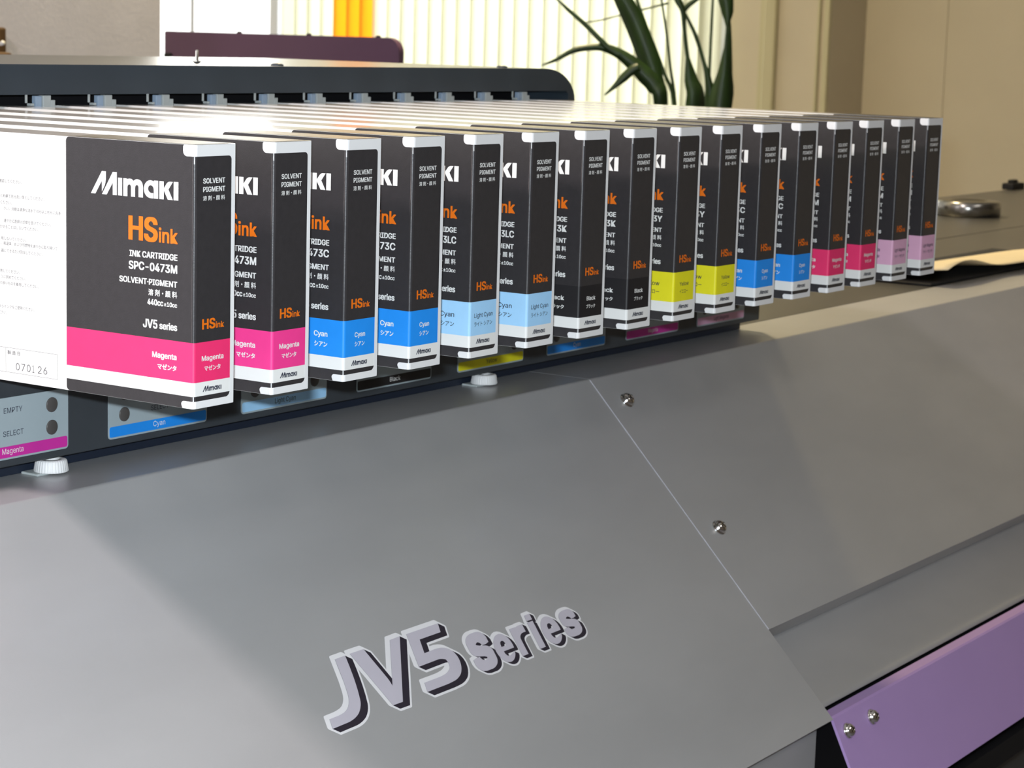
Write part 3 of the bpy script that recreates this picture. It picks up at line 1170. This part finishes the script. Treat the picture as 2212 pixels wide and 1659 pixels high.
def color_text(kind):
    nm, jp = INKS[kind][1], INKS[kind][2]
    bo = 0.048 if INKS[kind][3] == 'white_ink' else 0.02
    b = MB()
    f = sideface(0.30)
    w1_, w2_ = SIDEW[nm]
    b.map2d(line(nm, -11.0 - w1_, -11.0, -106.5, 2.85, bo), f)
    b.map2d(boxed(jp, -11.0 - w2_, -11.0, -112.1, -109.3, bo * 0.6), f)
    f = endface(0.30)
    w1_, w2_ = ENDW[nm]
    b.map2d(line(nm, 13.6 - w1_ / 2, 13.6 + w1_ / 2, -106.5, 2.6, bo * 0.9), f)
    b.map2d(boxed(jp, 13.5 - w2_ / 2, 13.5 + w2_ / 2, -111.6, -109.0, bo * 0.5), f)
    return mesh_of(b, 'color_name', INKS[kind][3])


def band_mesh(z0, z1, m, name):
    b = MB()
    band(b, z0, z1, ts(86.75), te(27.0), wrapfn(0.23))
    return mesh_of(b, name, m)


def wear_mesh():
    b = MB()
    w = wrapfn(0.26)
    for z0, z1, ta, tb in ((-9.4, -5.4, -0.35, 0.10), (-126.4, -123.7, -0.30, 0.20)):
        b.add([w(ta, z0), w(tb, z0), w(tb, z1), w(ta, z1)], [[0, 1, 2, 3]])
    return mesh_of(b, 'worn_edge', 'wear')


NOTES = [('確認してください。', 118.9, -26.0), ('と石鹸で充分洗い落としてください。', 102.4, -33.7), ('ください。', 126.3, -37.1),
         ('さい。洗眼は清浄な流水で15分以上充分に洗浄', 90.9, -40.2), ('速やかに医師の診察を受けてください。', 97.9, -46.5), ('かせることはしないでください。', 106.8, -49.7),
         ('用しないでください。', 115.8, -55.8), ('、高温体、および可燃物を速やかに取り除いて', 93.3, -58.4), ('器にできるだけ回収してください。', 103.9, -62.2),
         ('用してください。', 120.7, -72.9), ('うに努めてください。', 116.4, -76.0), ('の良いものを着用してください。', 107.0, -79.2), ('からインクをご使用ください。', 110.1, -91.5), ('ださい。', 130.4, -94.8)]


def notes_mesh():
    b = MB()
    f = sideface(0.06)
    for s, xr, base in NOTES:
        g = glyphs(s, 2)
        xs = [p[0] for p in g[0]]
        k = 1.98
        mx = max(xs)
        b.map2d(([(-xr + (a - mx) * k, base + bb * 2.05) for a, bb in g[0]], g[1]), f)
    return mesh_of(b, 'printed_notes', 'grey_ink')


def date_mesh():
    b = MB()
    f = sideface(0.06)

    def bar(a0, a1, z0, z1):
        b.add([f(-a0, z0), f(-a1, z0), f(-a1, z1), f(-a0, z1)], [[0, 1, 2, 3]])
    w = 0.16
    for z in (-112.4, -125.4):
        bar(185.0, 93.4, z - w / 2, z + w / 2)
    for a in (93.4, 131.4, 185.0):
        bar(a + w / 2, a - w / 2, -125.4, -112.4)
    b.map2d(boxed('製 造 日', -130.2, -121.0, -115.9, -113.8, 0.012), f)
    return mesh_of(b, 'date_box', 'grey_ink')


def stamp_mesh():
    b = MB()
    f = sideface(0.06)
    x = -124.0
    for ch in '070126':
        b.map2d(boxed(ch, x, x + (1.4 if ch == '1' else 2.7), -123.8, -119.9), f)
        x += 4.05
    return mesh_of(b, 'date_stamp', 'grey_ink')


def make_cartridge(kind, label):
    root = thing('ink_cartridge', label, 'ink cartridge', (0, 0, 0), 'ink cartridges standing in the station')
    code = INKS[kind][4]
    c = link('carton', once('carton', carton_mesh), root)
    link('printed_notes', once('notes', notes_mesh), c)
    link('date_box', once('date', date_mesh), c)
    link('date_stamp', once('stamp', stamp_mesh), c)
    link('end_rim', once('rim', endcap_mesh), root)
    l = link('label', once('label', label_mesh), root)
    link('color_band', once('band' + kind, lambda: band_mesh(-116.9, -97.0, 'ink_' + kind, 'color_band')), l)
    link('white_band', once('wband', lambda: band_mesh(-123.8, -116.9, 'white_ink', 'white_band')), l)
    link('wordmark', once('sw', side_word), l)
    link('wordmark', once('ew', end_word), l)
    link('ink_logo', once('sl', side_logo), l)
    link('ink_logo', once('el', end_logo), l)
    link('lettering', once('let' + code, lambda: side_lettering(code)), l)
    link('end_lettering', once('elet', end_lettering), l)
    link('color_name', once('cn' + kind, lambda: color_text(kind)), l)
    link('worn_edge', once('wear', wear_mesh), l)
    return root


def copy_tree(o, parent=None):
    c = o.copy()
    COL.objects.link(c)
    c.parent = parent
    for ch in [q for q in o.children]:
        copy_tree(ch, c)
    return c


ROW = [
    ('magenta', 'red-magenta banded ink cartridge whose whole side label and white carton face the viewer'),
    ('flash_magenta', 'hot-pink banded ink cartridge between the red-magenta front one and a cyan one'),
    ('cyan', 'bright cyan banded ink cartridge next to the hot-pink one'),
    ('cyan', 'bright cyan banded ink cartridge next to a pale blue one, near the station front end'),
    ('light_cyan', 'pale blue banded ink cartridge beside the bright cyan one, reading Light Cyan'),
    ('light_cyan', 'pale blue banded ink cartridge beside a black banded one'),
    ('black', 'black banded ink cartridge standing next to the pale blue one'),
    ('black', 'black banded ink cartridge standing next to the yellow one'),
    ('yellow', 'yellow banded ink cartridge standing next to the black one'),
    ('yellow', 'yellow banded ink cartridge standing next to a small distant cyan one'),
    ('cyan', 'distant cyan banded ink cartridge standing next to the yellow one'),
    ('cyan', 'distant cyan banded ink cartridge standing next to a magenta one'),
    ('magenta', 'distant magenta banded ink cartridge standing next to the cyan one'),
    ('magenta', 'distant magenta banded ink cartridge standing next to a pale pink one'),
    ('light_magenta', 'pale pink banded ink cartridge, last but one at the far end of the row'),
    ('light_magenta', 'pale pink banded ink cartridge at the far end of the row, before the beige wall'),
]
YO = [0.05, 0.16, 0.02, 0.22, 0.64, 0.0, 0.09, 0.26, -0.41, -0.04, -0.24, -0.56, -0.70, 0.16, -0.23, 0.57]
protos = {}
for i, (k, lab) in enumerate(ROW):
    if k not in protos:
        protos[k] = make_cartridge(k, lab)
        o = protos[k]
    else:
        o = copy_tree(protos[k])
        o['label'] = lab
    o.location = (i * PX, YO[i] / 1000, Z0)

# ------------------------------------------------------------------ things on and around the printer
sx, sy_ = 0.514, 0.462
m_ = MB()
m_.smooth = True
zt = 0.0285
m_.lathe([(0, zt), (0.0018, zt), (0.0030, zt + 0.0010), (0.0031, zt + 0.0018), (0.0015, zt + 0.0020), (0.0013, zt + 0.0024), (0.0013, zt + 0.0098), (0.0008, zt + 0.0106), (0, zt + 0.0106)], 20, Matrix.Translation((sx, sy_, 0)))
tag(m_.build('loose_screw', 'chrome'), 'small shiny loose screw standing on its head on the rack top', 'screw')

m_ = MB()
m_.smooth = True
m_.lathe([(0, BZ + 0.0003), (0.0480, BZ + 0.0003), (0.0505, BZ + 0.0015), (0.0505, BZ + 0.0215), (0.0480, BZ + 0.0240), (0.0300, BZ + 0.0245), (0.0270, BZ + 0.0225), (0, BZ + 0.0225)], 64, Matrix.Translation((2.444, 0.584, 0)))
puck = tag(m_.build('steel_weight', 'steel'), 'shiny round steel weight lying on the printer deck by the beige wall', 'weight')

# curled sheet of cream paper and a black strip painting its shadow on the deck
m_ = MB()
vs, fs = [], []
NX, NY = 26, 8
for i in range(NX + 1):
    x = 1.435 + 0.42 * i / NX
    for j in range(NY + 1):
        v = j / NY
        ya = 0.198 - 0.30 * max(0, x - 1.60) * 0.35
        yb = 0.318 - 0.05 * max(0, x - 1.5)
        yy = ya + (yb - ya) * v
        lift = 0.013 + 0.007 * math.sin((x - 1.43) * 19.0) * (1 - v) + 0.004 * math.sin(x * 31)
        vs.append((x, yy, BZ + 0.004 + lift * (1 - v) ** 0.8))
for i in range(NX):
    for j in range(NY):
        a = i * (NY + 1) + j
        fs.append([a, a + NY + 1, a + NY + 2, a + 1])
m_.smooth = True
m_.add(vs, fs)
pp = m_.build('paper_sheet', 'paper')
tag(pp, 'cream sheet of paper curling over the printer deck edge beyond the cartridges', 'paper')
sd = pp.modifiers.new('thickness', 'SOLIDIFY')
sd.thickness = 0.0006
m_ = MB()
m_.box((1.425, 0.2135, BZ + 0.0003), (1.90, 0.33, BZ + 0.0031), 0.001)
tag(m_.build('paper_shade', 'paper_shade'), 'strip of black cloth under the cream paper on the deck', 'cloth')

# a second machine further back, of which its dark purple top bar shows
A, B = Vector((1.812, 1.700, 0)), Vector((1.851, 1.262, 0))
d = (B - A).normalized()
nrm = Vector((-d.y, d.x, 0))
if nrm.x > 0:
    nrm = -nrm
zb_, zt_ = -0.06, 0.0505
L = (B - A).length
prof = [(0.0, zb_), (0.0, zt_ - 0.002)] + [(0.002, zt_)] + arc(L - 0.022, zt_ - 0.022, 0.022, 90, 0, 8) + [(L, zb_)]
m2 = thing('purple_machine', 'second machine with a dark purple top bar standing before the bright window', 'machine', (1.9, 1.48, FL))
m_ = MB()
n = len(prof)
th = 0.014
fr = [(A + d * u)[:2] + (z,) for u, z in prof]
bk = [(A + d * u - nrm * th)[:2] + (z,) for u, z in prof]
m_.add(fr + bk, [list(range(n)), [n + i for i in range(n)][::-1]] + [[i, n + i, n + (i + 1) % n, (i + 1) % n] for i in range(n)])
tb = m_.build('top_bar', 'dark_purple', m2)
for px_ in (0.141, 0.272, 0.398):
    q = A + d * px_ - nrm * 0.007
    m_ = MB()
    m_.smooth = True
    m_.lathe([(0, zt_ - 0.002), (0.004, zt_ - 0.002), (0.004, zt_ + 0.002), (0.002, zt_ + 0.003), (0, zt_ + 0.003)], 16, Matrix.Translation((q.x, q.y, 0)))
    m_.build('screw', 'inside', tb)
for px_ in (0.005, 0.012):
    q = A + d * px_ + nrm * 0.001
    m_ = MB()
    m_.smooth = True
    m_.lathe([(0, -0.002), (0.0035, -0.002), (0.0035, 0.003), (0, 0.0045)], 16, axis_mtx((q.x, q.y, 0.0125), nrm))
    m_.build('screw', 'inside', tb)
ctr = (A + B) / 2 - nrm * 0.16
m_ = MB()
c4 = [A + d * 0.01 - nrm * 0.005, B - d * 0.01 - nrm * 0.005, B - d * 0.01 - nrm * 0.34, A + d * 0.01 - nrm * 0.34]
vs = [(p.x, p.y, -0.85) for p in c4] + [(p.x, p.y, -0.058) for p in c4]
m_.add(vs, [[3, 2, 1, 0], [4, 5, 6, 7]] + [[i, (i + 1) % 4, 4 + (i + 1) % 4, 4 + i] for i in range(4)])
m_.build('body', 'deck', m2)
for p in c4:
    q = p * 0.86 + ctr * 0.14
    m_ = MB()
    m_.box((q.x - 0.02, q.y - 0.02, FL), (q.x + 0.02, q.y + 0.02, -0.849), 0.003)
    m_.build('leg', 'deck', m2)

# brown wooden bracket on the plaster wall, cut by the frame's edge
br = thing('wall_bracket', 'brown wooden bracket with a white hook on the grey plaster wall', 'bracket', (1.262, YB, 0.03))
m_ = MB()
m_.box((1.226, YB - 0.020, -0.03), (1.2685, YB, 0.0500), 0.003)
m_.box((1.212, YB - 0.045, -0.03), (1.2560, YB, 0.0175), 0.004)
m_.build('backboard', 'wood', br)
m_ = MB()
m_.smooth = True
m_.tube([(1.2500, YB - 0.015, 0.030), (1.2440, YB - 0.035, 0.028), (1.2430, YB - 0.040, 0.030)], [0.0028, 0.0028, 0.0034], 12)
m_.build('hook', 'white_plastic', br)

# the plant in front of the blinds
LEAVES = [[[2.3648, 1.3131, 0.1223, 0.0011], [2.3762, 1.2954, 0.1045, 0.0022], [2.3908, 1.2721, 0.0824, 0.0027], [2.4054, 1.2485, 0.0567, 0.0031], [2.4121, 1.2375, 0.0447, 0.0036], [2.4244, 1.2172, 0.0313, 0.0045]],
 [[2.3527, 1.3319, 0.0105, 0.0007], [2.3661, 1.3112, 0.021, 0.0022], [2.3821, 1.2859, 0.0378, 0.0033], [2.401, 1.2558, 0.0441, 0.004], [2.4122, 1.2374, 0.0421, 0.0051], [2.4244, 1.2172, 0.0322, 0.0063], [2.4366, 1.1967, 0.0152, 0.0086], [2.446, 1.1808, -0.0011, 0.01], [2.4544, 1.1663, -0.0183, 0.01], [2.4595, 1.1576, -0.0482, 0.0073]],
 [[2.3682, 1.2136, -0.0357, 0.0007], [2.3762, 1.2004, -0.0212, 0.0027], [2.3841, 1.1873, -0.0058, 0.0049], [2.3919, 1.1741, 0.0086, 0.0054], [2.3972, 1.1651, 0.0133, 0.0045]],
 [[2.546, 1.3061, 0.1489, 0.0085], [2.5526, 1.2951, 0.1274, 0.0104], [2.5623, 1.279, 0.095, 0.0123], [2.5715, 1.2633, 0.0552, 0.0127], [2.5788, 1.2509, 0.0189, 0.0123], [2.5856, 1.2392, -0.0175, 0.0094], [2.5909, 1.23, -0.0523, 0.0075]],
 [[2.6472, 1.3318, 0.1521, 0.0014], [2.6514, 1.3246, 0.1299, 0.0017], [2.661, 1.3084, 0.0836, 0.0019], [2.6705, 1.2921, 0.0409, 0.0021], [2.6789, 1.2776, -0.0001, 0.0021], [2.6884, 1.2608, -0.0544, 0.0025]],
 [[2.7144, 1.3161, 0.1547, 0.001], [2.7172, 1.3112, 0.1321, 0.0014], [2.7232, 1.3007, 0.0698, 0.0016], [2.7278, 1.2927, 0.0091, 0.0018], [2.7334, 1.2829, -0.0557, 0.0022]],
 [[2.554, 1.1938, 0.1504, 0.0037], [2.5584, 1.1859, 0.1291, 0.0047], [2.5629, 1.1781, 0.1096, 0.0032], [2.5649, 1.1745, 0.0754, 0.0024], [2.5685, 1.1681, 0.0304, 0.0026], [2.5724, 1.1611, -0.0075, 0.0084], [2.5768, 1.1531, -0.0509, 0.0121]],
 [[2.6237, 1.1716, 0.1422, 0.0025], [2.6168, 1.1841, 0.1309, 0.0028], [2.6099, 1.1966, 0.1196, 0.0032], [2.6064, 1.2026, 0.1094, 0.0028]],
 [[2.6509, 1.2256, 0.111, 0.0015], [2.6618, 1.2061, 0.0691, 0.0025], [2.67, 1.1912, 0.0213, 0.0023], [2.6742, 1.1836, -0.0082, 0.0042], [2.6761, 1.1802, -0.0529, 0.0067]],
 [[2.7636, 1.2286, 0.1574, 0.0014], [2.7631, 1.2295, 0.1347, 0.0016], [2.7628, 1.23, 0.0589, 0.0018], [2.7628, 1.23, -0.0078, 0.0018], [2.7634, 1.229, -0.0557, 0.002]],
 [[2.6403, 1.1414, 0.154, 0.0085], [2.6425, 1.1373, 0.1324, 0.009], [2.6442, 1.1341, 0.1106, 0.007], [2.6445, 1.1335, 0.0851, 0.0017], [2.6442, 1.1341, 0.0504, 0.0023], [2.6434, 1.1356, 0.0045, 0.0076], [2.641, 1.14, -0.0509, 0.0142]],
 [[2.7348, 1.1767, 0.0972, 0.0008], [2.7347, 1.1769, 0.0598, 0.0039], [2.7352, 1.176, 0.0034, 0.0058], [2.7344, 1.1775, -0.0533, 0.0087]],
 [[2.6867, 1.4591, 0.0877, 0.0006], [2.702, 1.4343, 0.0924, 0.001], [2.7241, 1.3981, 0.1042, 0.001], [2.7438, 1.3649, 0.1149, 0.0012], [2.7669, 1.325, 0.1277, 0.0014]]]
plant = thing('potted_palm', 'tall dark green leafy plant silhouetted against the pale blinds', 'plant', (2.60, 1.21, FL))
PC = Vector((2.60, 1.21, -0.62))
HEADS = {0: None, 2: None, 7: None, 12: None}
for i, lf in enumerate(LEAVES):
    pts = [Vector(p[:3]) for p in lf]
    ws = [p[3] for p in lf]
    if i not in HEADS:                     # runs down to the pot
        e = pts[-1]
        a = 2.4 * i
        foot = PC + Vector((0.05 * math.cos(a), 0.05 * math.sin(a), 0))
        for u in (0.25, 0.5, 0.75, 1.0):
            q = e.lerp(foot, u)
            pts.append(q)
            ws.append(ws[len(lf) - 1] * (1 - u) + 0.004 * u)
    # leaves that leave the picture at the top go on to a tip
    if pts[0].z > 0.118:
        dv = (pts[0] - pts[1]).normalized()
        up = Vector((0, 0, 1))
        head, hw = [], []
        p = pts[0]
        for k in range(1, 6):
            dv = (dv + Vector((0.03 * math.cos(i * 1.7), 0.03 * math.sin(i * 1.7), -0.12))).normalized()
            p = p + dv * 0.07
            head.append(p)
            hw.append(max(0.0006, ws[0] * (1 + 0.4 * k) * (1 - k / 5) + 0.0006))
        pts = head[::-1] + pts
        ws = hw[::-1] + ws
    # smooth the run of the leaf
    fine, fw = [], []
    for k in range(len(pts) - 1):
        p0, p1, p2, p3 = pts[max(k - 1, 0)], pts[k], pts[k + 1], pts[min(k + 2, len(pts) - 1)]
        for u in (0, 0.25, 0.5, 0.75):
            fine.append(0.5 * ((2 * p1) + (p2 - p0) * u + (2 * p0 - 5 * p1 + 4 * p2 - p3) * u * u + (3 * p1 - p0 - 3 * p2 + p3) * u ** 3))
            fw.append(ws[k] * (1 - u) + ws[k + 1] * u)
    fine.append(pts[-1])
    fw.append(ws[-1])
    vs, fs = [], []
    face_dir = (Vector((0.80, 0.60, 0)) + Vector((0.25 * math.sin(i), 0.25 * math.cos(i), 0))).normalized()
    for k, p in enumerate(fine):
        tdir = (fine[min(k + 1, len(fine) - 1)] - fine[max(k - 1, 0)]).normalized()
        side_v = tdir.cross(face_dir)
        side_v.normalize()
        w = fw[k] * 1.5
        n_ = side_v.cross(tdir)
        fold = w * 0.15
        vs += [(p - side_v * w + n_ * fold)[:], p[:], (p + side_v * w + n_ * fold)[:]]
    for k in range(len(fine) - 1):
        a = 3 * k
        fs += [[a, a + 3, a + 4, a + 1], [a + 1, a + 4, a + 5, a + 2]]
    m_ = MB()
    m_.smooth = True
    m_.add(vs, fs)
    lo = m_.build('leaf', 'leaf', plant)
    sd = lo.modifiers.new('thickness', 'SOLIDIFY')
    sd.thickness = 0.0007
m_ = MB()
m_.smooth = True
pz = -0.80
m_.lathe([(0, FL), (0.13, FL), (0.135, FL + 0.01), (0.175, pz + 0.13), (0.19, pz + 0.13), (0.19, pz + 0.18), (0.172, pz + 0.18), (0.165, pz + 0.14), (0, pz + 0.14)], 40, Matrix.Translation((2.60, 1.21, 0)))
m_.build('pot', 'terracotta', plant)
m_ = MB()
m_.smooth = True
m_.lathe([(0.166, pz + 0.12), (0.166, pz + 0.155), (0.10, pz + 0.165), (0.04, pz + 0.17), (0, pz + 0.175)], 32, Matrix.Translation((2.60, 1.21, 0)))
m_.build('soil', 'soil', plant)
